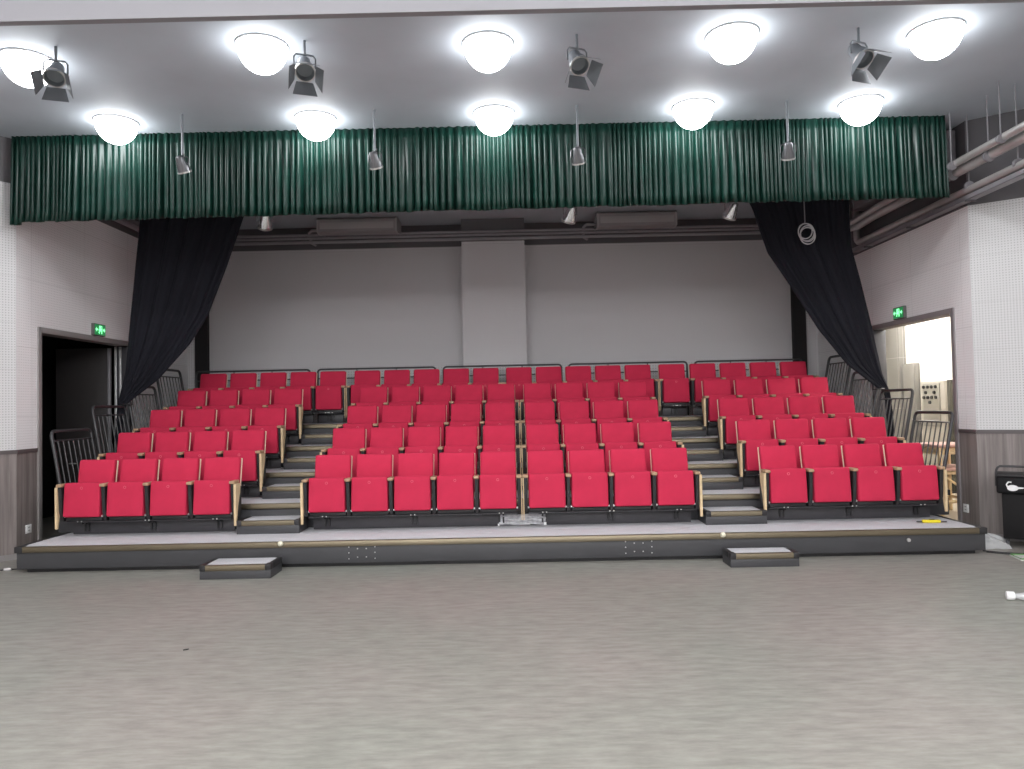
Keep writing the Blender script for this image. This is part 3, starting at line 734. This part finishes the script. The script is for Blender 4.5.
em.tube([(ctr[0] - .045, -.2035, ctr[1] + .0), (ctr[0] - .055, -.2035, ctr[1] + .03), (ctr[0] - .035, -.2035, ctr[1] + .06), (ctr[0] - .005, -.2035, ctr[1] + .058)], .009, 6)
sw([(ctr[0] + .04, ctr[1] + .005), (ctr[0] + .115, ctr[1] + .0), (ctr[0] + .11, ctr[1] - .012), (ctr[0] + .05, ctr[1] - .02)])
em.build('emblem', WHITE_P, t, smooth=0)
for z in (.765, .742): MB().box((.06, -.2035, z), (.30, -.2005, z + .012)).build('lettering_strip', mat('print_grey', (.55, .55, .55), .5), t)
# plastic bag
def bag(u, v):
    a = 2 * PI * u; r = (1 - v) * .24 + .05 * math.sin(5 * a + 9 * v) * (1 - v) + .03 * math.sin(11 * a + 3) * v * (1 - v)
    return Vector((r * math.cos(a) * 1.05, r * math.sin(a) * .75, .004 + .19 * v ** .55 + .03 * math.sin(4 * a + 5 * v) * v * (1 - v) - .03 * v * v))
t = thing('plastic_bag', 'crumpled clear plastic bag on the floor beside the black cart', 'plastic bag', (5.63, 8.88, 0))
MB().grid(bag, 44, 12).build('film', CLEARP, t, smooth=30)
t = thing('plastic_sheet', 'clear plastic sheet crumpled under the black cart front', 'plastic sheet', (6.1, 8.40, 0))
MB().grid(lambda u, v: Vector((-.30 + .6 * u, -.16 + .3 * v, .004 + .022 * abs(math.sin(7 * u + 5 * v)) + .015 * abs(math.sin(13 * v - 4 * u)))), 30, 16).build('film', CLEARP, t, smooth=30)
t = thing('floor_tray', 'shallow white tray with green rim on the floor before the cart', 'tray', (5.83, 8.14, 0), (0, 0, -.2))
MB().box((-.34, -.14, .001), (.34, .14, .018), .006).build('base', mat('tray_white', (.66, .68, .62), .5), t)
rim = MB(); rim.tube([(-.33, -.13, .02), (.33, -.13, .02), (.33, .13, .02), (-.33, .13, .02)], .010, 6, True); rim.build('rim', GREENP, t)
for k, (dy, nm) in enumerate(((0, 'nearer the wall'), (-.07, 'nearer the open floor'))):
    o = MB().tube([(5.40, 8.62 + dy, .008), (5.55, 8.50 + dy, .008), (5.72, 8.42 + dy * .8, .008), (5.9, 8.36 + dy * .3, .026), (6.05, 8.45 + dy * .3, .05), (6.12, 8.52 + dy, .03)], .007, 6).build('power_cable', BLACK)
    tag(o, 'black cable running from the platform corner to the cart, ' + nm, 'cable')
t = thing('cable_plug', 'dark cable plug lying on the floor at the foot of the dado', 'plug', (-5.98, 8.62, 0), (0, 0, .4))
MB().rbox((-.05, -.02, .001), (.03, .02, .035), .01).build('plug_body', GREY_METAL, t, smooth=60)
MB().tube([(.03, 0, .015), (.08, .02, .008), (.14, -.02, .008), (.2, .0, .008)], .007, 6).build('cord', BLACK, t)
MB().tube([(-.05, 0, .015), (-.12, .03, .008), (-.25, .02, .008), (-.4, .08, .008)], .007, 6).build('cord', BLACK, t)

# ------------------------------------------------------------------ world and view
w = bpy.data.worlds.new('world'); SC.world = w; w.use_nodes = True
w.node_tree.nodes['Background'].inputs['Color'].default_value = (.5, .5, .52, 1); w.node_tree.nodes['Background'].inputs['Strength'].default_value = .0
vs = SC.view_settings
vs.view_transform = 'Standard'; vs.look = 'None'; vs.gamma = 1; vs.exposure = 0.22; vs.use_curve_mapping = False
SC.cycles.max_bounces = 8; SC.cycles.diffuse_bounces = 5; SC.cycles.glossy_bounces = 3; SC.cycles.transmission_bounces = 6
SC.cycles.use_denoising = True
SC.cycles.sample_clamp_indirect = 8
